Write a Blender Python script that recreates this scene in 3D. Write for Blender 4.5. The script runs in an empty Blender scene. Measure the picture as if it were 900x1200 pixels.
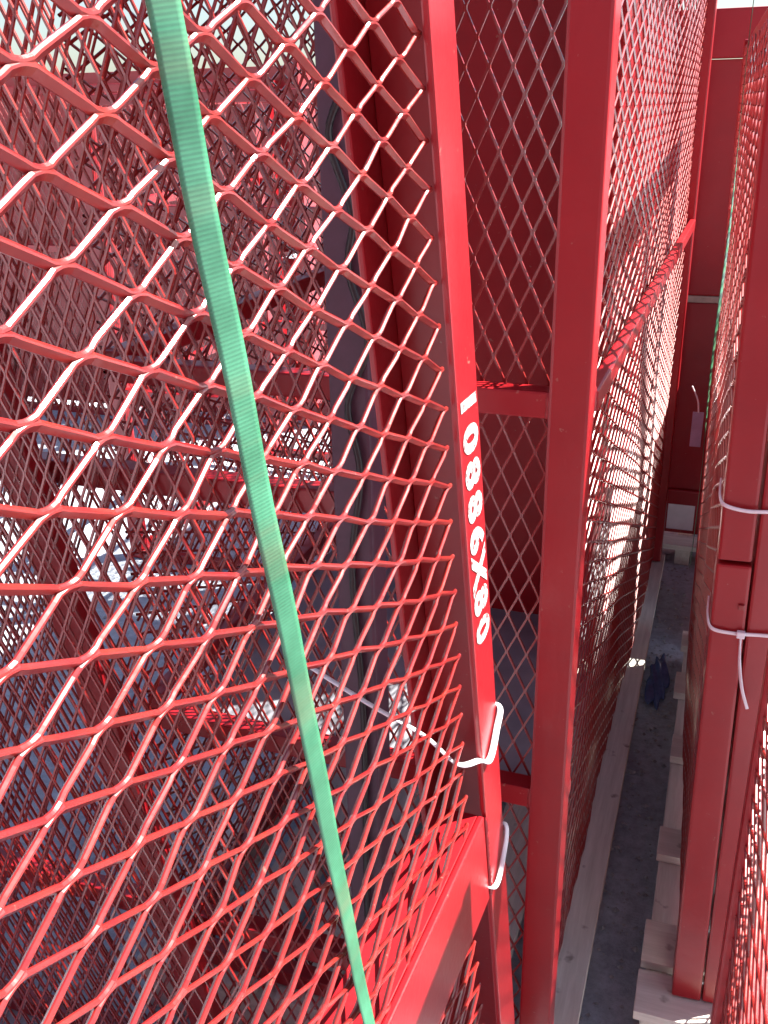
import bpy, bmesh, math, random
import numpy as np
from mathutils import Vector, Matrix
random.seed(7); np.random.seed(7)
sc = bpy.context.scene
C = sc.collection

# ------------------------------------------------------------------ camera
CAM_H = 1.5
F_PX = 1133.0                      # focal length in pixels of the 900x1200 photograph
camd = bpy.data.cameras.new('camera'); cam = bpy.data.objects.new('camera', camd); C.objects.link(cam)
camd.sensor_fit = 'VERTICAL'; camd.sensor_height = 36.0; camd.sensor_width = 27.0
camd.lens = 36.0 * F_PX / 1200.0
camd.clip_start = 0.01; camd.clip_end = 3000
Rm = Matrix(((0.944, -0.110, 0.311), (0.329, 0.372, -0.868), (-0.020, 0.922, 0.387)))
cam.matrix_world = Matrix.Translation((0, 0, CAM_H)) @ Rm.to_quaternion().normalized().to_matrix().to_4x4()
sc.camera = cam

# ------------------------------------------------------------------ light
SUN_DIR = Vector((0.50, 0.30, 0.81)).normalized()          # towards the sun
elev = math.asin(SUN_DIR.z); azim = math.atan2(SUN_DIR.x, SUN_DIR.y)
world = bpy.data.worlds.new('World'); sc.world = world; world.use_nodes = True
nt = world.node_tree; nt.nodes.clear()
wo = nt.nodes.new('ShaderNodeOutputWorld'); bg = nt.nodes.new('ShaderNodeBackground'); sky = nt.nodes.new('ShaderNodeTexSky')
sky.sky_type = 'NISHITA'; sky.sun_disc = False; sky.sun_elevation = elev; sky.sun_rotation = azim
sky.air_density = 1.0; sky.dust_density = 1.5
bg.inputs['Strength'].default_value = 0.05
nt.links.new(sky.outputs[0], bg.inputs[0]); nt.links.new(bg.outputs[0], wo.inputs[0])
sl = bpy.data.lights.new('sun', 'SUN'); sl.energy = 5.0; sl.angle = math.radians(0.5); sl.color = (1.0, 0.95, 0.87)
sun = bpy.data.objects.new('sun', sl); C.objects.link(sun)
sun.rotation_euler = (-SUN_DIR).to_track_quat('-Z', 'Y').to_euler()
sc.view_settings.view_transform = 'Standard'; sc.view_settings.look = 'None'
sc.view_settings.exposure = 2.08; sc.view_settings.gamma = 1.0; sc.view_settings.use_curve_mapping = False

# ------------------------------------------------------------------ materials
MATS = {}
def nodes_of(name):
    m = bpy.data.materials.new(name); m.use_nodes = True; MATS[name] = m
    t = m.node_tree; b = t.nodes['Principled BSDF']
    return m, t, b
def N(t, typ, **kw):
    n = t.nodes.new(typ)
    for k, v in kw.items():
        if k in n.inputs: n.inputs[k].default_value = v
        else: setattr(n, k, v)
    return n
def noise_mix(t, b, c1, c2, scale, detail=4, lo=0.35, hi=0.65, coord='Object', rough=0.6, stretch=None):
    tc = N(t, 'ShaderNodeTexCoord'); src = tc.outputs[coord]
    if stretch:
        mp = N(t, 'ShaderNodeMapping'); mp.inputs['Scale'].default_value = stretch
        t.links.new(src, mp.inputs[0]); src = mp.outputs[0]
    nz = N(t, 'ShaderNodeTexNoise', Scale=scale, Detail=detail, Roughness=rough)
    t.links.new(src, nz.inputs['Vector'])
    rp = N(t, 'ShaderNodeValToRGB'); rp.color_ramp.elements[0].position = lo; rp.color_ramp.elements[1].position = hi
    rp.color_ramp.elements[0].color = (*c1, 1); rp.color_ramp.elements[1].color = (*c2, 1)
    t.links.new(nz.outputs['Fac'], rp.inputs[0])
    return src, nz, rp
def bump(t, b, height, strength, dist):
    bp = N(t, 'ShaderNodeBump', Strength=strength, Distance=dist)
    t.links.new(height, bp.inputs['Height']); t.links.new(bp.outputs[0], b.inputs['Normal'])

def paint(name, c1, c2, rough=0.3, coat=0.35, scale=9.0):
    m, t, b = nodes_of(name)
    src, nz, rp = noise_mix(t, b, c1, c2, scale, 5, 0.3, 0.72)
    # thin film of dust in soft patches
    n2 = N(t, 'ShaderNodeTexNoise', Scale=3.1, Detail=7, Roughness=0.7); t.links.new(src, n2.inputs['Vector'])
    r2 = N(t, 'ShaderNodeValToRGB'); r2.color_ramp.elements[0].position = 0.55; r2.color_ramp.elements[1].position = 0.85
    r2.color_ramp.elements[0].color = (0, 0, 0, 1); r2.color_ramp.elements[1].color = (0.11, 0.11, 0.11, 1)
    t.links.new(n2.outputs['Fac'], r2.inputs[0])
    mx = N(t, 'ShaderNodeMix', data_type='RGBA'); mx.inputs[7].default_value = (0.30, 0.15, 0.13, 1)
    t.links.new(r2.outputs[0], mx.inputs[0]); t.links.new(rp.outputs[0], mx.inputs[6])
    t.links.new(mx.outputs[2], b.inputs['Base Color'])
    mr = N(t, 'ShaderNodeMapRange'); mr.inputs[3].default_value = rough - 0.06; mr.inputs[4].default_value = rough + 0.16
    t.links.new(n2.outputs['Fac'], mr.inputs[0]); t.links.new(mr.outputs[0], b.inputs['Roughness'])
    b.inputs['Coat Weight'].default_value = coat; b.inputs['Coat Roughness'].default_value = 0.18
    n4 = N(t, 'ShaderNodeTexNoise', Scale=95, Detail=3, Roughness=0.6); t.links.new(src, n4.inputs['Vector'])
    r4 = N(t, 'ShaderNodeValToRGB'); r4.color_ramp.elements[0].position = 0.70; r4.color_ramp.elements[1].position = 0.74
    r4.color_ramp.elements[0].color = (0, 0, 0, 1); r4.color_ramp.elements[1].color = (0.75, 0.75, 0.75, 1)
    t.links.new(n4.outputs['Fac'], r4.inputs[0])
    mx4 = N(t, 'ShaderNodeMix', data_type='RGBA'); mx4.inputs[7].default_value = (0.34, 0.13, 0.10, 1)
    t.links.new(r4.outputs[0], mx4.inputs[0]); t.links.new(mx.outputs[2], mx4.inputs[6]); t.links.new(mx4.outputs[2], b.inputs['Base Color'])
    n3 = N(t, 'ShaderNodeTexNoise', Scale=120, Detail=2); t.links.new(src, n3.inputs['Vector'])
    bump(t, b, n3.outputs['Fac'], 0.12, 0.002)
    return m
paint('red_paint', (0.27, 0.006, 0.011), (0.33, 0.009, 0.014), coat=0.15)
paint('red_mesh_paint', (0.20, 0.008, 0.011), (0.28, 0.022, 0.015), rough=0.25, coat=0.8, scale=40)
paint('dark_red_paint', (0.30, 0.005, 0.011), (0.36, 0.007, 0.014), rough=0.36, coat=0.05)

def wood(name, c1, c2, stretch):
    m, t, b = nodes_of(name)
    src, nz, rp = noise_mix(t, b, c1, c2, 6.0, 8, 0.3, 0.7, stretch=stretch, rough=0.7)
    n2 = N(t, 'ShaderNodeTexNoise', Scale=26, Detail=3)
    tc = N(t, 'ShaderNodeTexCoord'); t.links.new(tc.outputs['Object'], n2.inputs['Vector'])
    r2 = N(t, 'ShaderNodeValToRGB'); r2.color_ramp.elements[0].position = 0.66; r2.color_ramp.elements[1].position = 0.74
    r2.color_ramp.elements[0].color = (0, 0, 0, 1); r2.color_ramp.elements[1].color = (0.7, 0.7, 0.7, 1)
    t.links.new(n2.outputs['Fac'], r2.inputs[0])
    mx = N(t, 'ShaderNodeMix', data_type='RGBA'); mx.inputs[7].default_value = (0.16, 0.12, 0.10, 1)
    t.links.new(r2.outputs[0], mx.inputs[0]); t.links.new(rp.outputs[0], mx.inputs[6])
    t.links.new(mx.outputs[2], b.inputs['Base Color'])
    b.inputs['Roughness'].default_value = 0.85
    bump(t, b, nz.outputs['Fac'], 0.5, 0.002)
    return m
wood('wood_along_x', (0.52, 0.49, 0.43), (0.72, 0.69, 0.63), (1, 14, 14))
wood('wood_along_y', (0.48, 0.45, 0.39), (0.68, 0.65, 0.58), (14, 1, 14))

m, t, b = nodes_of('ground_concrete')
src, nz, rp = noise_mix(t, b, (0.38, 0.42, 0.49), (0.55, 0.59, 0.66), 3.0, 9, 0.3, 0.75, rough=0.72)
n2 = N(t, 'ShaderNodeTexNoise', Scale=35, Detail=8, Roughness=0.75); t.links.new(src, n2.inputs['Vector'])
mx = N(t, 'ShaderNodeMix', data_type='RGBA', blend_type='MULTIPLY'); mx.inputs[0].default_value = 0.8
r2 = N(t, 'ShaderNodeValToRGB'); r2.color_ramp.elements[0].position = 0.3; r2.color_ramp.elements[1].position = 0.6
r2.color_ramp.elements[0].color = (0.45, 0.45, 0.47, 1); r2.color_ramp.elements[1].color = (1, 1, 1, 1)
t.links.new(n2.outputs['Fac'], r2.inputs[0]); t.links.new(rp.outputs[0], mx.inputs[6]); t.links.new(r2.outputs[0], mx.inputs[7])
t.links.new(mx.outputs[2], b.inputs['Base Color']); b.inputs['Roughness'].default_value = 0.9
bump(t, b, n2.outputs['Fac'], 0.7, 0.01)

m, t, b = nodes_of('grey_deck')
src, nz, rp = noise_mix(t, b, (0.17, 0.17, 0.20), (0.26, 0.26, 0.29), 5.0, 7)
t.links.new(rp.outputs[0], b.inputs['Base Color']); b.inputs['Roughness'].default_value = 0.6
bump(t, b, nz.outputs['Fac'], 0.2, 0.004)

m, t, b = nodes_of('green_strap')
src, nz, rp = noise_mix(t, b, (0.030, 0.160, 0.080), (0.065, 0.27, 0.150), 22.0, 6)
uv = N(t, 'ShaderNodeUVMap')
wv = N(t, 'ShaderNodeTexWave', Scale=1.0, Distortion=0.25, Detail=1); wv.bands_direction = 'Y'
t.links.new(uv.outputs[0], wv.inputs['Vector'])
mx = N(t, 'ShaderNodeMix', data_type='RGBA', blend_type='MULTIPLY'); mx.inputs[0].default_value = 0.10
t.links.new(rp.outputs[0], mx.inputs[6]); t.links.new(wv.outputs['Color'], mx.inputs[7])
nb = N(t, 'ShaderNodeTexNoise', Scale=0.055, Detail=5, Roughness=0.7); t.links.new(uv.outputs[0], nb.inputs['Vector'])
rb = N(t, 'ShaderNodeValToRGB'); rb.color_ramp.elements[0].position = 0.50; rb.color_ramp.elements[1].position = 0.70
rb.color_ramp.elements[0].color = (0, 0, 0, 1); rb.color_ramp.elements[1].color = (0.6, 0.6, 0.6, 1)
mb = N(t, 'ShaderNodeMix', data_type='RGBA'); mb.inputs[7].default_value = (0.20, 0.19, 0.11, 1)  # brownish bands paint in the red mesh's light coming through the strap
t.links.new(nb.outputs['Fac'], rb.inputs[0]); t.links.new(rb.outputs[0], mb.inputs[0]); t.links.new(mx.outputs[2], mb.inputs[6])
t.links.new(mb.outputs[2], b.inputs['Base Color']); b.inputs['Roughness'].default_value = 0.38
b.inputs['Subsurface Weight'].default_value = 0.0
bump(t, b, wv.outputs['Fac'], 0.14, 0.0006)

def plain(name, col, rough=0.5, metal=0.0, var=0.12, scale=30, **kw):
    m, t, b = nodes_of(name)
    c2 = tuple(min(1, x * (1 + var)) for x in col); c1 = tuple(x * (1 - var) for x in col)
    src, nz, rp = noise_mix(t, b, c1, c2, scale, 4)
    t.links.new(rp.outputs[0], b.inputs['Base Color']); b.inputs['Roughness'].default_value = rough
    b.inputs['Metallic'].default_value = metal
    bump(t, b, nz.outputs['Fac'], 0.15, 0.001)
    for k, v in kw.items(): b.inputs[k].default_value = v
    return m
plain('white_nylon', (0.78, 0.77, 0.80), 0.35, var=0.04, **{'Subsurface Weight': 0.0})
m, t, b = nodes_of('white_stencil')
src, nz, rp = noise_mix(t, b, (0.33, 0.02, 0.025), (0.60, 0.54, 0.53), 130.0, 7, 0.40, 0.52, rough=0.8)
t.links.new(rp.outputs[0], b.inputs['Base Color']); b.inputs['Roughness'].default_value = 0.6
plain('label_paper', (0.80, 0.80, 0.80), 0.7, var=0.05)
plain('label_ink', (0.06, 0.06, 0.07), 0.7)
plain('black_cable', (0.012, 0.012, 0.014), 0.4)
plain('blue_film', (0.07, 0.11, 0.26), 0.25, var=0.25)
plain('tan_rod', (0.42, 0.33, 0.24), 0.7)
plain('grey_stone', (0.36, 0.36, 0.37), 0.95, var=0.3, scale=60)
plain('dull_purple', (0.075, 0.034, 0.058), 0.5)  # even dull purple for one corner post
plain('purple_tag', (0.33, 0.28, 0.42), 0.5)

# ------------------------------------------------------------------ helpers
def link(o, parent=None):
    C.objects.link(o)
    if parent: o.parent = parent
    return o
def tag(o, label=None, cat=None, group=None, kind=None):
    if label: o['label'] = label
    if cat: o['category'] = cat
    if group: o['group'] = group
    if kind: o['kind'] = kind
    return o
def thing(name, label, cat, loc=(0, 0, 0), rotz=0.0, roty=0.0, group=None):
    o = bpy.data.objects.new(name, None); C.objects.link(o); o.empty_display_size = 0.1
    o.location = loc; o.rotation_euler = (0, roty, rotz)
    return tag(o, label, cat, group)
def mesh_obj(name, me, mat, parent=None, loc=(0, 0, 0)):
    if mat and not me.materials: me.materials.append(MATS[mat])
    o = bpy.data.objects.new(name, me); o.location = loc
    return link(o, parent)
_bc = {}
def box_mesh(sx, sy, sz, bev=0.003):
    k = (round(sx, 4), round(sy, 4), round(sz, 4), bev)
    bm = bmesh.new(); bmesh.ops.create_cube(bm, size=1.0)
    bmesh.ops.scale(bm, vec=(sx, sy, sz), verts=bm.verts)
    if bev:
        bmesh.ops.bevel(bm, geom=bm.edges[:], offset=min(bev, 0.3 * min(sx, sy, sz)), segments=2, profile=0.6, affect='EDGES')
    me = bpy.data.meshes.new('box'); bm.to_mesh(me); bm.free()
    for p in me.polygons: p.use_smooth = False
    return me
def box(name, mat, lo, hi, parent=None, bev=0.003):
    lo = Vector(lo); hi = Vector(hi); s = hi - lo
    key = (round(s.x, 4), round(s.y, 4), round(s.z, 4), bev, mat)
    if key not in _bc:
        _bc[key] = box_mesh(s.x, s.y, s.z, bev); _bc[key].materials.append(MATS[mat])
    return mesh_obj(name, _bc[key], None, parent, (lo + hi) / 2)
def hexa(name, mat, pts, parent=None, bev=0.002):
    """box from eight corners: bottom four then top four, same winding"""
    bm = bmesh.new(); v = [bm.verts.new(p) for p in pts]
    for f in ((3, 2, 1, 0), (4, 5, 6, 7), (0, 1, 5, 4), (1, 2, 6, 5), (2, 3, 7, 6), (3, 0, 4, 7)): bm.faces.new([v[i] for i in f])
    bmesh.ops.recalc_face_normals(bm, faces=bm.faces[:])
    if bev: bmesh.ops.bevel(bm, geom=bm.edges[:], offset=bev, segments=2, profile=0.6, affect='EDGES')
    me = bpy.data.meshes.new(name); bm.to_mesh(me); bm.free()
    return mesh_obj(name, me, mat, parent)
def sweep(name, mat, pts, w, th, parent=None, side=None, closed=False, n=8, uvlen=None):
    """sweep a rounded flat (w x th) profile along pts; side(p, tangent) gives the width direction"""
    P = [Vector(p) for p in pts]; verts = []; faces = []; K = len(P)
    for i, p in enumerate(P):
        a = P[(i - 1) % K] if (i > 0 or closed) else p; c = P[(i + 1) % K] if (i < K - 1 or closed) else p
        tn = (c - a).normalized()
        sd = Vector(side(p, tn)) if side else tn.cross(Vector((0.3, 0.2, 1))).normalized()
        sd = (sd - tn * sd.dot(tn)).normalized(); up = tn.cross(sd).normalized()
        for j in range(n):
            an = 2 * math.pi * (j + 0.5) / n
            cx, sx = math.cos(an), math.sin(an)
            e = 0.55 if abs(w - th) > 1e-6 else 1.0
            q = p + sd * (w / 2 * math.copysign(abs(cx) ** e, cx)) + up * (th / 2 * math.copysign(abs(sx) ** e, sx))
            verts.append(q)
    last = K if closed else K - 1
    for i in range(last):
        for j in range(n):
            a = i * n + j; b2 = i * n + (j + 1) % n; i2 = ((i + 1) % K) * n
            faces.append((a, b2, i2 + (j + 1) % n, i2 + j))
    if not closed:
        faces.append(tuple(reversed(range(n)))); faces.append(tuple((K - 1) * n + j for j in range(n)))
    me = bpy.data.meshes.new(name); me.from_pydata([tuple(v) for v in verts], [], faces); me.update()
    for p in me.polygons: p.use_smooth = True
    if uvlen:
        ul = me.uv_layers.new(name='UVMap'); d = [0.0]
        for i in range(1, K): d.append(d[-1] + (P[i] - P[i - 1]).length)
        for lp in me.loops:
            vi = lp.vertex_index; ul.data[lp.index].uv = ((vi % n) / n, d[vi // n] / uvlen)
    return mesh_obj(name, me, mat, parent)
def spline(pts, sub=8):
    """Catmull-Rom through pts"""
    P = [Vector(p) for p in pts]; out = []
    for i in range(len(P) - 1):
        p0 = P[max(i - 1, 0)]; p1 = P[i]; p2 = P[i + 1]; p3 = P[min(i + 2, len(P) - 1)]
        for k in range(sub):
            s = k / sub
            out.append(0.5 * ((2 * p1) + (p2 - p0) * s + (2 * p0 - 5 * p1 + 4 * p2 - p3) * s * s + (3 * p1 - p0 - 3 * p2 + p3) * s ** 3))
    out.append(P[-1]); return out

# expanded metal: continuous zig-zag strands along the long way (L), fused at bonds to the next strand
def expanded(length, width, L, S, sw, th, tilt=0.5, phase=(0.0, 0.0), fine=False, bond=0.07, chamfer=False):
    """returns verts (n,3) as (along LWD, along SWD, normal) and quads"""
    prof = []
    if fine or chamfer:
        ch = 0.0008; hw, ht = sw / 2, th / 2
        prof = [(-hw + ch, -ht), (hw - ch, -ht), (hw, -ht + ch), (hw, ht - ch), (hw - ch, ht), (-hw + ch, ht), (-hw, ht - ch), (-hw, -ht + ch)]
    else:
        prof = [(-sw / 2, -th / 2), (sw / 2, -th / 2), (sw / 2, th / 2), (-sw / 2, th / 2)]
    ct, st = math.cos(tilt), math.sin(tilt)
    prof = np.array([(a * ct - c * st, a * st + c * ct) for a, c in prof]); np_ = len(prof)
    vs = []; fs = []; base = 0
    hb = bond * L / 2
    amp = S / 4 - sw * ct * (0.16 if (fine or chamfer) else 0.36)
    n0 = int(math.floor(-phase[0] / L)) - 1; n1 = int(math.ceil((length - phase[0]) / L)) + 1
    k0 = int(math.floor(-phase[1] / (S / 2))) - 1; k1 = int(math.ceil((width - phase[1]) / (S / 2))) + 1
    r = 0.075 * L
    for k in range(k0, k1 + 1):
        z = phase[1] + k * S / 2
        if z - S / 4 < 0 or z + S / 4 > width: continue
        sh = (k % 2) * L / 2
        path = []
        for n in range(n0, n1 + 1):
            y = phase[0] + sh + n * L
            for (yy, zz) in ((y, amp), (y + L / 2, -amp)):
                s = 1 if zz > 0 else -1
                if fine:
                    dz = amp * 2 / (L / 2 - 2 * hb)
                    path += [(yy - hb - r, z + zz - s * r * dz), (yy - hb - r * 0.35, z + zz - s * r * dz * 0.28), (yy - hb + r * 0.3, z + zz - s * r * dz * 0.03), (yy, z + zz),
                             (yy + hb - r * 0.3, z + zz - s * r * dz * 0.03), (yy + hb + r * 0.35, z + zz - s * r * dz * 0.28), (yy + hb + r, z + zz - s * r * dz)]
                else:
                    path += [(yy - hb, z + zz), (yy + hb, z + zz)]
        p = np.array(path)
        # clip to 0..length
        inside = np.where((p[:, 0] > 0) & (p[:, 0] < length))[0]
        if len(inside) < 2: continue
        i0, i1 = inside[0], inside[-1]; q = [*p[i0:i1 + 1]]
        if i0 > 0:
            a, b2 = p[i0 - 1], p[i0]; f = (0 - a[0]) / (b2[0] - a[0]); q.insert(0, a + (b2 - a) * f)
        if i1 < len(p) - 1:
            a, b2 = p[i1], p[i1 + 1]; f = (length - a[0]) / (b2[0] - a[0]); q.append(a + (b2 - a) * f)
        q = np.array(q); K = len(q)
        d = np.gradient(q, axis=0); d /= np.maximum(np.linalg.norm(d, axis=1, keepdims=True), 1e-9)
        nrm = np.stack([-d[:, 1], d[:, 0]], 1)
        V = np.zeros((K, np_, 3))
        V[:, :, 0] = q[:, None, 0] + nrm[:, None, 0] * prof[None, :, 0]
        V[:, :, 1] = q[:, None, 1] + nrm[:, None, 1] * prof[None, :, 0]
        V[:, :, 2] = prof[None, :, 1]
        vs.append(V.reshape(-1, 3))
        ii = np.arange(K - 1)[:, None] * np_ + np.arange(np_)[None, :]
        jj = np.arange(K - 1)[:, None] * np_ + (np.arange(np_)[None, :] + 1) % np_
        fs.append((np.stack([ii, jj, jj + np_, ii + np_], -1).reshape(-1, 4)) + base)
        base += K * np_
    return np.concatenate(vs), np.concatenate(fs)
def quads_to_mesh(name, v, f, smooth):
    me = bpy.data.meshes.new(name)
    me.vertices.add(len(v)); me.vertices.foreach_set('co', v.astype(np.float32).ravel())
    me.loops.add(f.size); me.loops.foreach_set('vertex_index', f.astype(np.int32).ravel())
    me.polygons.add(len(f)); me.polygons.foreach_set('loop_start', np.arange(0, f.size, 4, dtype=np.int32))
    me.polygons.foreach_set('loop_total', np.full(len(f), 4, np.int32))
    me.polygons.foreach_set('use_smooth', np.full(len(f), smooth))
    me.update(calc_edges=True); me.validate()
    return me
MESH_L, MESH_S = 0.057, 0.027
_mc = {}
def mesh_panel(parent, axis, at, h0, h1, z0, z1, L=MESH_L, S=MESH_S, sw=0.0027, th=0.0024, mat='red_mesh_paint', tilt=0.15, lie=None):
    """flat expanded mesh sheet with the long way vertical; axis 'x' lies in the XZ plane, 'y' in the YZ plane"""
    if lie: L, S, sw, th, tilt = 0.082, 0.0350, 0.0046, 0.0030, 0.50
    key = (axis, round(h1 - h0, 3), round(z1 - z0, 3), L, S, sw, th, tilt, lie)
    if key not in _mc and lie:
        v, f = expanded(h1 - h0, z1 - z0, L, S, sw, th, tilt=tilt, phase=(0.013, 0.006), chamfer=True)
        w = np.stack([v[:, 2] * lie, v[:, 0], v[:, 1]], 1)
        w[:, 0] += 0.004 * np.sin(w[:, 1] * 5.1 + 0.6) * np.sin(w[:, 2] * 4.3 + 1.1) + 0.0012 * np.sin(w[:, 1] * 17 + w[:, 2] * 9)
        if lie < 0: f = f[:, ::-1]
        me = quads_to_mesh('expanded_mesh', w, f, False); me.materials.append(MATS[mat]); _mc[key] = me
    if key not in _mc:
        v, f = expanded(z1 - z0, h1 - h0, L, S, sw, th, tilt=tilt, phase=(0.01, 0.004))
        if axis == 'x': w = np.stack([v[:, 1], -v[:, 2], v[:, 0]], 1)
        else: w = np.stack([v[:, 2], v[:, 1], v[:, 0]], 1)
        # a sheet is never perfectly flat
        hh = w[:, 0] if axis == 'x' else w[:, 1]
        wob = 0.004 * np.sin(hh * 5.1 + 0.6) * np.sin(w[:, 2] * 4.3 + 1.1) + 0.0015 * np.sin(hh * 17 + w[:, 2] * 9)
        if axis == 'x': w[:, 1] += wob
        else: w[:, 0] += wob
        me = quads_to_mesh('expanded_mesh', w, f, False); me.materials.append(MATS[mat]); _mc[key] = me
    loc = (h0, at, z0) if axis == 'x' else (at, h0, z0)
    return mesh_obj('expanded_mesh', _mc[key], None, parent, loc)

# ------------------------------------------------------------------ setting
def build_ground():
    bm = bmesh.new()
    nx = 40
    xs = [-600, -60, -12] + [(-4 + 8 * i / nx) for i in range(nx + 1)] + [12, 60, 600]
    ys = [-600, -60, -8] + [(-2 + 8 * i / nx) for i in range(nx + 1)] + [12, 60, 900]
    rnd = random.Random(3)
    g = [[bm.verts.new((x, y, rnd.uniform(-0.004, 0.002) if abs(x) < 5 and -3 < y < 8 else -0.002)) for x in xs] for y in ys]
    for j in range(len(ys) - 1):
        for i in range(len(xs) - 1): bm.faces.new((g[j][i], g[j][i + 1], g[j + 1][i + 1], g[j + 1][i]))
    me = bpy.data.meshes.new('ground'); bm.to_mesh(me); bm.free()
    for p in me.polygons: p.use_smooth = True
    tag(mesh_obj('ground', me, 'ground_concrete'), kind='structure')
build_ground()

def build_grit():
    """loose grit and small stones scattered on the ground"""
    rnd = random.Random(11); V = []; Fc = []
    for k in range(2600):
        if k < 1300: x, y = rnd.uniform(-0.11, -0.02), rnd.uniform(0.9, 3.2)
        else: x, y = rnd.uniform(-3.2, 0.0), rnd.uniform(0.2, 4.0)
        s = 0.001 + 0.008 * rnd.random() ** 5
        b0 = len(V)
        for (dx, dy, dz) in ((1, 0, 0), (-1, 0, 0), (0, 1, 0), (0, -1, 0), (0, 0, 1), (0, 0, -1)):
            q = s * rnd.uniform(0.6, 1.2); V.append((x + dx * q, y + dy * q, s * 0.35 + dz * q * 0.6))
        for f in ((0, 2, 4), (2, 1, 4), (1, 3, 4), (3, 0, 4), (2, 0, 5), (1, 2, 5), (3, 1, 5), (0, 3, 5)): Fc.append(tuple(b0 + i for i in f))
    me = bpy.data.meshes.new('grit'); me.from_pydata(V, [], Fc)
    tag(mesh_obj('ground_grit', me, 'grey_stone'), 'loose grit and small stones scattered on the concrete ground', 'grit', kind='stuff')
build_grit()

# ------------------------------------------------------------------ pallets
def pallet(label, x0, x1, y0, y1, top=0.12, boards_along='x', pitch=0.34, bw=0.095, jitter=0.01, seed=1, ys=None):
    rnd = random.Random(seed)
    t = thing('wooden_pallet', label, 'pallet', ((x0 + x1) / 2, (y0 + y1) / 2, 0.0), group='wooden pallets under the crates')
    ox, oy = (x0 + x1) / 2, (y0 + y1) / 2
    if boards_along == 'x':
        n = max(2, int((y1 - y0) / pitch))
        pos = ys if ys else [y0 + (y1 - y0 - bw) * i / n for i in range(n + 1)]
        for y in pos:
            w = bw * rnd.uniform(0.9, 1.12)
            box('deck_board', 'wood_along_x', (x0 - ox + rnd.uniform(-jitter, jitter), y - oy, top - 0.02), (x1 - ox, y + w - oy, top + rnd.uniform(-0.002, 0)), t, 0.002)
        for s in (0, 0.5, 1):
            xx = x0 + 0.012 + (x1 - x0 - 0.074) * s
            box('stringer', 'wood_along_y', (xx - ox, y0 - oy + 0.005, 0.0), (xx + 0.05 - ox, y1 - oy - 0.005, top - 0.021), t, 0.003)
    else:
        n = max(2, int((x1 - x0) / 0.13))
        for i in range(n + 1):
            x = x0 + (x1 - x0 - bw) * i / n
            box('deck_board', 'wood_along_y', (x - ox, y0 - oy, top - 0.02), (x + bw - ox, y1 - oy, top + rnd.uniform(-0.002, 0)), t, 0.002)
        for s in (0, 0.5, 1):
            yy = y0 + 0.004 + (y1 - y0 - 0.09) * s
            box('stringer', 'wood_along_x', (x0 - ox + 0.008, yy - oy, 0.0), (x1 - ox - 0.008, yy + 0.08 - oy, top - 0.021), t, 0.003)
    return t
pallet('wooden pallet under the wide cage crate with the grey deck', -0.86, -0.100, 1.05, 3.02, 0.118, 'y', seed=2)
pallet('wooden pallet with cross boards under the crate with the zip tied posts', -0.018, 0.80, 1.215, 2.55, 0.116, 'x', seed=3,
       ys=[1.215, 1.325, 1.60, 1.93, 2.20, 2.44])
pallet('wooden pallet under the crate with the white paper label', -0.52, 0.42, 3.20, 4.2, 0.078, 'x', seed=4)

# ------------------------------------------------------------------ cage crates
def cage(label, x0, x1, y0, y1, z0, z1, tube=0.047, faces='', rails=(), deck=None, rail_h=0.032, L=MESH_L, S=MESH_S, rotz=0.0, roty=0.0, pivot=None,
         skip_posts=(), rail_faces='nsew', mesh_inset=0.006, name='cage_crate', railz=None):
    """faces: letters of the sides with mesh (s = towards -Y, n = +Y, w = -X, e = +X)"""
    px, py = pivot if pivot else ((x0 + x1) / 2, (y0 + y1) / 2)
    t = thing(name, label, 'crate', (px, py, z0), rotz, roty)
    X0, X1, Y0, Y1, H = x0 - px, x1 - px, y0 - py, y1 - py, z1 - z0
    posts = {'sw': (X0, Y0), 'se': (X1 - tube, Y0), 'nw': (X0, Y1 - tube), 'ne': (X1 - tube, Y1 - tube)}
    for k, (px_, py_) in posts.items():
        if k in skip_posts: continue
        box('post', 'red_paint', (px_, py_, 0), (px_ + tube, py_ + tube, H), t, 0.004)
    levels = [0.0, *[r - z0 for r in rails], H - rail_h]
    for f in rail_faces:
        for z in levels:
            g = 0.0005
            if f == 's': box('rail', 'red_paint', (X0 + tube + g, Y0 + 0.004, z), (X1 - tube - g, Y0 + 0.004 + 0.03, z + rail_h), t)
            if f == 'n': box('rail', 'red_paint', (X0 + tube + g, Y1 - 0.034, z), (X1 - tube - g, Y1 - 0.004, z + rail_h), t)
            if f == 'w': box('rail', 'red_paint', (X0 + 0.004, Y0 + tube + g, z), (X0 + 0.034, Y1 - tube - g, z + rail_h), t)
            if f == 'e' and z > 0.01 and abs(z + z0 - 0.605) > 0.01: box('rail', 'red_paint', (X1 - 0.013, Y0 + tube + g, z), (X1 + 0.003, Y1 - tube - g, z + rail_h - 0.006), t)
    mi = 0.037
    for f in faces:
        if f == 's': mesh_panel(t, 'x', Y0 + mi + 0.004, X0 + tube - 0.005, X1 - tube + 0.005, 0.01, H - 0.01, L, S)
        if f == 'n': mesh_panel(t, 'x', Y1 - mi - 0.004, X0 + tube - 0.005, X1 - tube + 0.005, 0.01, H - 0.01, L, S)
        if f == 'w': mesh_panel(t, 'y', X0 + 0.010, Y0 + tube - 0.003, Y1 - tube + 0.003, 0.01, H - 0.01, lie=-1)
        if f == 'e': mesh_panel(t, 'y', X1 - 0.023, Y0 + tube - 0.003, Y1 - tube + 0.003, 0.01, H - 0.01, lie=1)
    if deck is not None:
        box('deck', 'grey_deck', (X0 + 0.05, Y0 + 0.05, deck - z0 - 0.006), (X1 - 0.05, Y1 - 0.05, deck - z0), t, 0.001)
    return t

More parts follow.
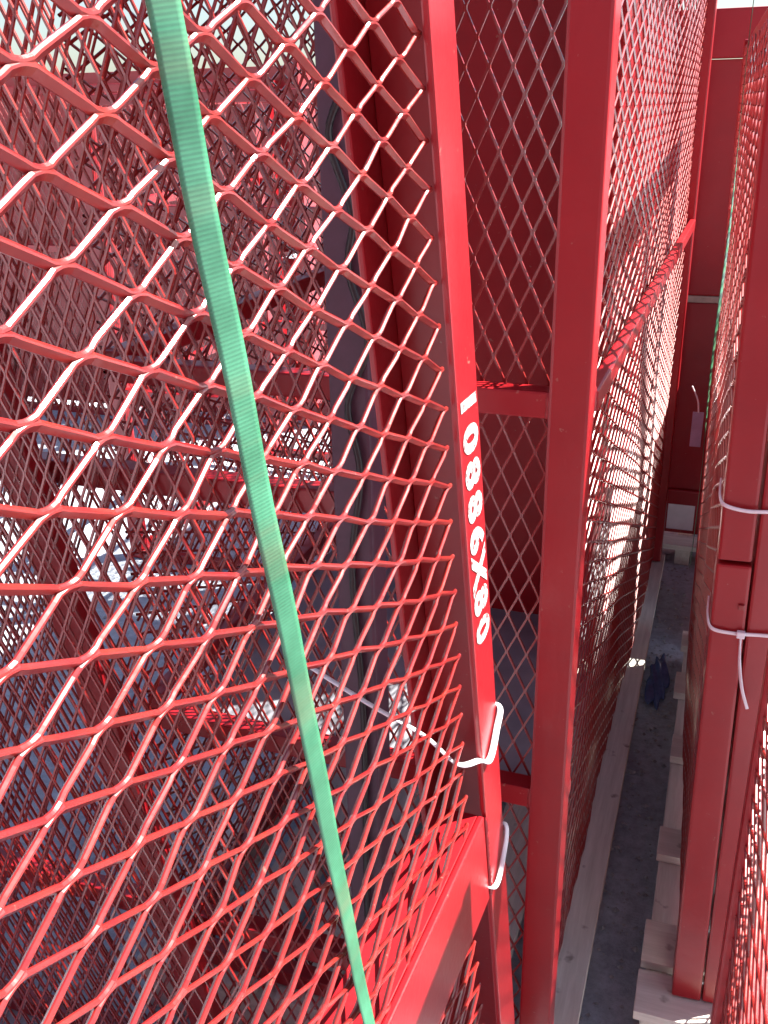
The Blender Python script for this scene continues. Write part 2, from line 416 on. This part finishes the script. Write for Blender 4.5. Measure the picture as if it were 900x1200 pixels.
# the wide crate with the grey deck, beyond the leaning panel
wide = cage('tall red cage crate with grey deck and long glinting mesh side', -0.82, -0.133, 1.065, 3.0, 0.12, 1.86, tube=0.047,
            faces='sewn', rails=(0.605, 1.163), deck=0.60, rotz=-0.012, pivot=(-0.133, 1.065), skip_posts=('sw',))
box('sun_block_sheet', 'red_paint', (-0.687, 0.0, 1.742), (0.0, 1.935, 1.748), wide, 0.001)  # top sheet out of view, added to keep the interior in shade
# its solid sheet standing inside
sh = thing('steel_sheet', 'smooth dark red steel sheet standing inside the crate with the grey deck', 'steel sheet', (-0.40, 1.62, 0.602))
box('sheet', 'dark_red_paint', (-0.16, 0, 0), (0.215, 0.004, 1.22), sh, 0.001)
box('edge_fold', 'dark_red_paint', (-0.16, 0.0045, 0), (-0.155, 0.04, 1.22), sh, 0.001)

sh = thing('steel_sheet', 'red sheet added behind the glinting mesh side to block the sun', 'steel sheet', (-0.215, 1.46, 0.602))  # added to keep direct sun off the deck inside
box('sheet', 'red_paint', (0, 0, 0), (0.004, 1.44, 1.20), sh, 0.001)
box('edge_fold', 'red_paint', (-0.03, 0, 0), (-0.0005, 0.003, 1.20), sh, 0.001)
# crate behind the leaning panel, open towards the alley
near = cage('red cage crate with open side behind the leaning mesh panel', -1.55, -0.356, -0.55, 1.0, 0.0, 1.80, tube=0.047,
            faces='nw', rails=(0.325, 1.055), rail_faces='nsw', skip_posts=('se', 'ne'))
box('post', 'dull_purple', (1.194 / 2 - 0.047, 1.55 / 2 - 0.047, 0), (1.194 / 2, 1.55 / 2, 1.80), near, 0.004)['label'] = 'dull purple corner post'
brz = lambda z: -0.76 - 0.19 * (z - 0.81) - (-1.906 / 2)
hexa('brace', 'red_paint', [(brz(z) + dx, y - 0.225, z) for z in (0.04, 1.75) for (dx, y) in ((-0.024, 0.912), (0.024, 0.912), (0.024, 0.940), (-0.024, 0.940))], near, 0.002)
box('rail', 'red_paint', (1.194 / 2 - 0.034, -1.55 / 2, 1.768), (1.194 / 2 - 0.004, 1.55 / 2 - 0.048, 1.80), near)

lp = mesh_panel(None, 'x', 0.89, -1.40, -0.62, 0.036, 1.70)
lp.name = 'loose_mesh_panel'; lp.rotation_euler = (0, 0, -0.025)
tag(lp, 'loose fine mesh panel standing against the end wall of the open sided crate', 'mesh panel')
lp = mesh_panel(None, 'x', 0.80, -1.46, -0.50, 0.036, 1.70)
lp.name = 'loose_mesh_panel'; lp.rotation_euler = (0, 0, 0.03)
tag(lp, 'loose fine mesh panel standing free of the end wall in the open sided crate', 'mesh panel')
# crate on the right of the alley
def right_crate():
    t = thing('cage_crate', 'red cage crate with jointed corner posts and white zip ties', 'crate', (0.040, 1.262, 0.118), 0.032, -0.018)
    H = 1.50; w = 0.046
    box('post', 'red_paint', (0, 0, 0), (w, w, 0.800), t, 0.004)
    box('post', 'red_paint', (0.001, 0.002, 0.805), (w - 0.001, w + 0.002, H), t, 0.004)
    box('post', 'red_paint', (w + 0.0025, 0.001, 0), (w + 0.052, w, H), t, 0.004)
    box('post', 'red_paint', (0, 1.20, 0), (w, 1.246, H), t, 0.004)
    box('post', 'red_paint', (0.70, 1.20, 0), (0.746, 1.246, H), t, 0.004)
    box('post', 'red_paint', (0.70, 0, 0), (0.746, w, H), t, 0.004)
    for z in (0.0, H - 0.036):
        box('rail', 'red_paint', (0.006, w + 0.003, z), (0.036, 1.199, z + 0.034), t)
        box('rail', 'red_paint', (w + 0.053, 0.006, z), (0.699, 0.036, z + 0.034), t)
        box('rail', 'red_paint', (w + 0.001, 1.206, z), (0.699, 1.236, z + 0.034), t)
        box('rail', 'red_paint', (0.71, w + 0.003, z), (0.74, 1.199, z + 0.034), t)
    mesh_panel(t, 'y', 0.003, w - 0.002, 1.202, 0.01, H - 0.01, lie=-1)
    mesh_panel(t, 'x', 0.04, w + 0.05, 0.702, 0.01, H - 0.01)
    v = box('bolt', 'red_mesh_paint', (0.034, -0.004, 0.735), (0.042, -0.0005, 0.743), t, 0.002)
    return t
right_crate()

# nearer crate on the right, only its meshed side and edge post show
nr = cage('red cage crate whose meshed side stands nearest the zip tied posts', 0.082, 0.95, -0.35, 0.985, 0.0, 1.16, tube=0.03,
          faces='wn', rails=(), rail_faces='nsw')

# crate closing the alley
def end_crate():
    t = thing('panel_crate', 'solid red panelled crate closing the alley, white paper label low on it', 'crate', (-0.05, 3.3, 0.08))
    W0, W1, D, H = -0.45, 0.45, 0.75, 1.53
    box('base_rail', 'red_paint', (W0, 0.0, 0), (W1, 0.05, 0.16), t, 0.004)
    box('front_panel', 'red_paint', (W0 + 0.003, 0.012, 0.163), (W1 - 0.003, 0.030, 0.81), t, 0.003)
    box('front_panel', 'red_paint', (W0 + 0.003, 0.012, 0.835), (W1 - 0.003, 0.030, H - 0.003), t, 0.003)
    box('spacer', 'tan_rod', (W0 + 0.01, 0.004, 0.812), (W1 - 0.01, 0.028, 0.832), t, 0.002)
    box('top_rail', 'dark_red_paint', (W0, -0.02, H), (W1, 0.06, H + 0.13), t, 0.004)
    box('side_panel', 'red_paint', (W0, 0.053, 0), (W0 + 0.02, D, H), t, 0.003)
    box('side_panel', 'red_paint', (W1 - 0.02, 0.053, 0), (W1, D, H), t, 0.003)
    box('back_panel', 'red_paint', (W0 + 0.021, D - 0.02, 0), (W1 - 0.021, D, H), t, 0.003)
    lb = box('paper_label', 'label_paper', (-0.066, -0.0016, 0.014), (0.024, -0.0006, 0.108), t, 0)
    return t
end_crate()

# ------------------------------------------------------------------ background crates seen through the meshes
cage('red mesh cage crate standing beyond the sunlit ground', -4.2, -2.0, 4.2, 5.4, 0.0, 1.62, faces='se', rails=(0.85,), L=0.07, S=0.034)
cage('red mesh cage crate behind the crate with the grey deck', -1.95, -1.10, 2.7, 3.9, 0.0, 1.55, faces='se', rails=(0.6, 1.2), L=0.07, S=0.034)

def panel_crate_far(label, x0, x1, y0, y1, h):
    t = thing('panel_crate', label, 'crate', ((x0 + x1) / 2, (y0 + y1) / 2, 0.0)); w, d = (x1 - x0) / 2, (y1 - y0) / 2
    for (px_, py_) in ((-w, -d), (w - 0.05, -d), (-w, d - 0.05), (w - 0.05, d - 0.05)): box('post', 'red_paint', (px_, py_, 0), (px_ + 0.05, py_ + 0.05, h), t, 0.004)
    for z in (0.03, 0.51 * h):
        box('front_panel', 'red_paint', (-w + 0.051, -d + 0.01, z), (w - 0.051, -d + 0.02, z + 0.475 * h), t, 0.002)
        box('side_panel', 'red_paint', (w - 0.02, -d + 0.051, z), (w - 0.01, d - 0.051, z + 0.475 * h), t, 0.002)
        box('side_panel', 'red_paint', (-w + 0.01, -d + 0.051, z), (-w + 0.02, d - 0.051, z + 0.475 * h), t, 0.002)
    return t
panel_crate_far('solid sided red crate standing behind the crate with the grey deck', -1.05, -0.62, 3.12, 3.9, 1.40)
panel_crate_far('solid sided red crate at the far edge of the sunlit ground', -4.8, -1.9, 4.3, 5.2, 1.70)
panel_crate_far('low solid sided red crate, unseen, added past the zip tied posts to shade the alley', 0.03, 0.8, 2.62, 3.22, 0.95)  # hidden crate, added to keep sun off the far alley ground
# row of crates carried on unseen behind the viewpoint, added to block sky light
panel_crate_far('solid sided red crate added behind the viewpoint to block sky light, left of the alley', -1.6, -0.25, -2.9, -1.5, 1.8)
panel_crate_far('solid sided red crate added behind the viewpoint to block sky light, right of the alley', 0.15, 1.5, -2.9, -1.5, 1.8)
# unseen sheets added inside the crate right of the alley to block the sun
sh = thing('steel_sheet', 'red sheet added inside the crate with the jointed posts to block the sun', 'steel sheet', (0.14, 1.38, 0.15), 0.032)
box('sheet', 'dark_red_paint', (0, 0, 0), (0.004, 0.36, 1.22), sh, 0.001)
box('edge_fold', 'dark_red_paint', (0.0045, 0, 0), (0.03, 0.003, 1.22), sh, 0.001)
sh = thing('steel_sheet', 'shorter red sheet added behind the tall one to block the sun, inside the crate with jointed posts', 'steel sheet', (0.125, 1.75, 0.15), 0.032)
box('sheet', 'dark_red_paint', (0, 0, 0), (0.004, 0.68, 0.92), sh, 0.001)
box('edge_fold', 'dark_red_paint', (0.0045, 0, 0), (0.03, 0.003, 0.92), sh, 0.001)

# ------------------------------------------------------------------ leaning panel
P0 = Vector((-0.2648, 0.3377, 1.517)); U = Vector((0.0469, 0.9988, -0.0116)); UP = Vector((-0.0433, -0.078, 0.996)); NN = U.cross(UP).normalized()
def LP(a, b, o=0.0): return P0 + U * a + UP * b + NN * o
def stile_a(b): return -0.040 * b
B_TOP, B_BOT = 0.26, -1.395
base = LP(0.25, B_BOT, 0)
lean = thing('leaning_mesh_panel', 'red framed coarse mesh panel leaning beside the alley, white stencilled number on its edge', 'mesh panel', (base.x, base.y, 0.118))
OFF = Vector((base.x, base.y, 0.118))
def stile(a0, a1, o0, o1):
    pts = []
    for bb in (B_BOT, B_TOP):
        s = stile_a(bb)
        for (a, o) in ((a0, o0), (a1, o0), (a1, o1), (a0, o1)): pts.append(LP(a + s, bb, o) - OFF)
    return pts
# far stile is a channel: outer web with the number, dark return towards the crate
hexa('stile_flange', 'red_paint', stile(0.449, 0.512, 0.005, 0.012), lean, 0.002)
hexa('stile_flange', 'red_paint', stile(0.449, 0.512, -0.070, -0.063), lean, 0.002)
hexa('stile_web', 'red_paint', stile(0.505, 0.512, -0.0625, 0.0045), lean, 0.001)
hexa('stile', 'red_paint', stile(-0.80, -0.74, -0.052, 0.012), lean, 0.003)
def rail_pts(b0, b1, o0, o1, a0=-0.735, a1=0.4445):
    pts = []
    for bb in (b0, b1):
        s = stile_a(bb)
        for (a, o) in ((a0, o0), (a1, o0), (a1, o1), (a0, o1)): pts.append(LP(a + s, bb, o) - OFF)
    return pts
hexa('rail', 'red_paint', rail_pts(-0.905, -0.770, 0.0035, 0.011), lean, 0.002)
hexa('rail', 'red_paint', rail_pts(-0.776, -0.7695, -0.050, 0.0030), lean, 0.001)
hexa('rail', 'red_paint', rail_pts(B_TOP - 0.05, B_TOP, -0.045, 0.010), lean, 0.003)
hexa('rail', 'red_paint', rail_pts(B_BOT, B_BOT + 0.05, -0.045, 0.010), lean, 0.003)
L1, S1 = 0.090, 0.0382
# mesh sheet: nodes of the lattice sit at a = c*L/2, b = -r*S/2 with c + r even
def lean_mesh(a_lo, a_hi, b_lo, b_hi, tip):
    ln, wd = a_hi - a_lo, b_hi - b_lo
    # a bond (peak of an even strand) at a=0, b=0  -> strand centre at -S/4
    pa = (0 - a_lo); pb = (-S1 / 4 - b_lo)
    v, f = expanded(ln, wd, L1, S1, 0.0058, 0.0033, tilt=0.78, phase=(pa, pb), fine=True, bond=0.085)
    a = v[:, 0] + a_lo; bb = v[:, 1] + b_lo; o = v[:, 2].copy()
    o += 0.0025 * np.sin(a * 7 + 1) * np.sin(bb * 6) + 0.0008 * np.sin(a * 31 + bb * 23)
    a = a + 0.0010 * np.sin(bb * 19 + a * 5) + 0.0007 * np.sin(bb * 67 + a * 41); bb = bb + 0.0010 * np.sin(a * 23 + bb * 7) + 0.0006 * np.sin(a * 83 + bb * 59)
    o = o + 0.0005 * np.sin(a * 131 + bb * 97)
    w = np.outer(a, np.array(U)) + np.outer(bb, np.array(UP)) + np.outer(o, np.array(NN)) + np.array(P0 - OFF)
    me = quads_to_mesh('expanded_mesh', w, f, False)
    return mesh_obj('expanded_mesh', me, 'red_mesh_paint', lean)
lean_mesh(-0.735, 0.4515, B_BOT + 0.03, B_TOP - 0.03, 0)

# stencilled number on the outer web, reading down the stile: each character a painted shape with a stencil bridge
def stencil(chars, b_start, pitch, a_mid, height):
    for i, ch in enumerate(chars):
        if ch == ' ': continue
        cu = bpy.data.curves.new('glyph', 'FONT'); cu.body = ch; cu.size = 1.0; cu.offset = 0.05
        to = bpy.data.objects.new('glyph', cu); C.objects.link(to)
        dg = bpy.context.evaluated_depsgraph_get(); me = bpy.data.meshes.new_from_object(to.evaluated_get(dg))
        bpy.data.objects.remove(to)
        bm = bmesh.new(); bm.from_mesh(me); bmesh.ops.remove_doubles(bm, verts=bm.verts, dist=1e-5)
        xs = [v.co.x for v in bm.verts]; ys = [v.co.y for v in bm.verts]
        x0, x1, y0, y1 = min(xs), max(xs), min(ys), max(ys); cx = (x0 + x1) / 2
        wdt = (x1 - x0) / (0.56 if ch != '1' else 0.56)
        for v in bm.verts:
            tx = (v.co.x - cx) / 0.62; ty = (v.co.y - y0) / (y1 - y0) - 0.5
            bb = b_start - pitch * (i + 0.5 + tx * 0.92)
            v.co = LP(a_mid + stile_a(bb) + ty * height, bb, 0.0127) - OFF
        bmesh.ops.recalc_face_normals(bm, faces=bm.faces[:])
        m2 = bpy.data.meshes.new('stencil_character'); bm.to_mesh(m2); bm.free()
        mesh_obj('stencil_character', m2, 'white_stencil', lean)
stencil('10886X80', -0.2516, 0.0367, 0.480, 0.047)

def weld(parent, p, q, r=0.0032, seed=1):
    rnd = random.Random(seed); p = Vector(p); q = Vector(q); n = max(4, int((q - p).length / 0.004)); V = []; Fc = []
    ax = (q - p).normalized(); s1 = ax.cross(Vector((0.31, 0.77, 0.55))).normalized(); s2 = ax.cross(s1)
    for i in range(n + 1):
        c = p + (q - p) * (i / n); rr = r * rnd.uniform(0.7, 1.25) * (0.4 if i in (0, n) else 1)
        for k in range(6): V.append(c + s1 * (rr * math.cos(k * math.pi / 3)) + s2 * (rr * math.sin(k * math.pi / 3)))
    for i in range(n):
        for k in range(6): Fc.append((i * 6 + k, i * 6 + (k + 1) % 6, (i + 1) * 6 + (k + 1) % 6, (i + 1) * 6 + k))
    me = bpy.data.meshes.new('weld_bead'); me.from_pydata([tuple(v) for v in V], [], Fc); me.update()
    for f in me.polygons: f.use_smooth = True
    return mesh_obj('weld_bead', me, 'red_paint', parent)
for z in (0.485, 1.043):
    weld(wide, (-0.0475, 0.005, z), (-0.0475, 0.005, z + 0.032), seed=int(z * 100))
    weld(wide, (-0.002, 0.048, z), (-0.002, 0.048, z + 0.032), seed=int(z * 77))
weld(lean, LP(0.447 + 0.031, -0.772, 0.0115) - OFF, LP(0.447 + 0.036, -0.902, 0.0115) - OFF, 0.003, 5)

# ------------------------------------------------------------------ straps
def strap_k(b): return 0.62 * min(1.0, max(0.0, (b + 0.75) / 0.75))
def strap_main():
    pts = []
    for i in range(90):
        b = 0.262 - i * (1.62 / 89)
        a = 0.081 + (0.030 - b) * 0.084 + 0.0008 * math.sin(b * 9 + 1) + 0.0005 * math.sin(b * 31)
        o = 0.0100 + 0.0006 * math.sin(b * 14) + 0.0004 * math.sin(b * 41 + 1) + 0.0088 * math.sin(strap_k(b))
        pts.append(LP(a, b, o))
    def side(p, tn):
        k = strap_k((p.z - P0.z) / 0.996) + math.sin(p.z * 13.0) * 0.04 + math.sin(p.z * 31.0 + 1) * 0.03
        return U * math.cos(k) + NN * math.sin(k)
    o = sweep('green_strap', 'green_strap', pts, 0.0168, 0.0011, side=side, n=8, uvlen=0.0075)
    tag(o, 'green ribbed packing strap pulled taut down the leaning mesh panel', 'strap')
strap_main()
pts = [(-0.0125 + 0.002 * math.sin(z * 11), 2.03 + 0.006 * math.sin(z * 6), z) for z in np.linspace(0.55, 1.775, 60)]
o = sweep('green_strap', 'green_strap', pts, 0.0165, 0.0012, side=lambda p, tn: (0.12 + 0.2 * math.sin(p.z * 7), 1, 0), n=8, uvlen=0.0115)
tag(o, 'green packing strap seen edge on hanging down the meshed side across the alley', 'strap')

# ------------------------------------------------------------------ zip ties
def tie(label, pts, w=0.0062, th=0.0022, side=None, tail=None, head=None, closed=False):
    t = thing('zip_tie', label, 'zip tie', pts[0])
    rel = [Vector(p) - Vector(pts[0]) for p in spline(pts, 10)]
    sweep('band', 'white_nylon', rel, w, th, t, side=side)
    if tail: sweep('tail', 'white_nylon', [Vector(p) - Vector(pts[0]) for p in spline(tail, 8)], w * 0.9, th, t, side=side)
    if head:
        h = Vector(head) - Vector(pts[0]); box('head', 'white_nylon', h - Vector((0.0055, 0.004, 0.005)), h + Vector((0.0055, 0.004, 0.005)), t, 0.0015)
    return t
def SL(a, b, o): return LP(a + stile_a(b), b, o)
tie('white zip tie round the number stile with a long tail running behind the mesh',
    [LP(0.395, -0.53, -0.16), LP(0.41, -0.585, -0.09), LP(0.428, -0.63, -0.035), LP(0.438, -0.668, -0.004), SL(0.444, -0.685, 0.010), SL(0.462, -0.695, 0.0165), SL(0.495, -0.672, 0.0165), SL(0.513, -0.655, 0.0155), SL(0.517, -0.655, 0.0), SL(0.517, -0.67, -0.045)], w=0.0078, th=0.0028)
tie('white zip tie bent round the number stile below the wide rail',
    [SL(0.440, -0.875, -0.012), SL(0.444, -0.885, 0.010), SL(0.458, -0.892, 0.0165), SL(0.490, -0.875, 0.0165), SL(0.513, -0.845, 0.0155), SL(0.517, -0.845, 0.0), SL(0.517, -0.86, -0.045)], w=0.0064, th=0.0028)

RC = Matrix.Translation((0.040, 1.262, 0.118)) @ Matrix.Rotation(0.032, 4, 'Z') @ Matrix.Rotation(-0.018, 4, 'Y')
def RP(x, y, z): return RC @ Vector((x, y, z))
tie('white zip tie round the jointed posts, above the joint', [RP(-0.004, 0.03, 0.912), RP(-0.004, 0.008, 0.896), RP(0.003, -0.004, 0.888), RP(0.03, -0.0045, 0.882), RP(0.062, -0.004, 0.883), RP(0.10, -0.004, 0.884), RP(0.102, 0.02, 0.886)],
    w=0.0050, th=0.0026, side=lambda p, tn: (0, 0, 1))
tie('white zip tie round the jointed posts with its tail hanging down', [RP(-0.004, 0.03, 0.735), RP(-0.004, 0.008, 0.716), RP(0.003, -0.004, 0.703), RP(0.03, -0.0045, 0.699), RP(0.062, -0.004, 0.700), RP(0.10, -0.004, 0.703), RP(0.102, 0.02, 0.703)],
    w=0.0050, th=0.0026, side=lambda p, tn: (0, 0, 1), tail=[RP(0.041, -0.007, 0.697), RP(0.043, -0.012, 0.66), RP(0.050, -0.016, 0.62), RP(0.060, -0.016, 0.588)], head=RP(0.041, -0.006, 0.699))

# hang tag at the far end of the alley
tg = thing('hang_tag', 'small pale purple tag wired up beside the green strap', 'tag', (-0.030, 2.02, 0.83))
box('card', 'purple_tag', (-0.011, -0.001, 0), (0.011, 0.001, 0.075), tg, 0.0005)
sweep('wire', 'white_nylon', spline([(0, 0, 0.074), (-0.004, 0.0, 0.10), (-0.018, 0.004, 0.128)], 6), 0.003, 0.003, tg)

# ------------------------------------------------------------------ black cable on the corner post
pts = spline([(-0.388, 0.948, 1.78), (-0.384, 0.946, 1.66), (-0.370, 0.946, 1.585), (-0.366, 0.946, 1.53), (-0.388, 0.946, 1.475), (-0.366, 0.946, 1.40), (-0.372, 0.946, 1.345), (-0.352, 0.944, 1.27), (-0.378, 0.946, 1.20), (-0.366, 0.946, 1.12), (-0.380, 0.946, 1.0), (-0.372, 0.946, 0.8), (-0.376, 0.946, 0.5), (-0.376, 0.94, 0.02)], 8)
o = sweep('black_cable', 'black_cable', pts, 0.008, 0.008, n=6)
tag(o, 'thin black cable winding down the corner post behind the mesh', 'cable')

# crumpled blue film on the ground in the alley
def film():
    bm = bmesh.new(); bmesh.ops.create_icosphere(bm, subdivisions=4, radius=1.0)
    rnd = random.Random(5); dirs = [Vector((rnd.gauss(0, 1), rnd.gauss(0, 1), rnd.gauss(0, 1))).normalized() for _ in range(26)]
    for v in bm.verts:
        p = v.co.normalized(); d = max(p.dot(q) for q in dirs); d2 = sorted((p.dot(q) for q in dirs))[-2]
        r = 0.80 + 0.5 * (d - d2) + 0.12 * math.sin(p.x * 9 + p.y * 7)
        v.co = Vector((p.x * r * 0.034, p.y * r * 0.15, max(0.0, (p.z * r + 0.55)) * 0.016))
    me = bpy.data.meshes.new('film'); bm.to_mesh(me); bm.free()
    o = mesh_obj('plastic_film', me, 'blue_film', None, (-0.064, 2.42, 0.002))
    tag(o, 'crumpled blue plastic film lying on the ground of the alley', 'plastic film')
film()
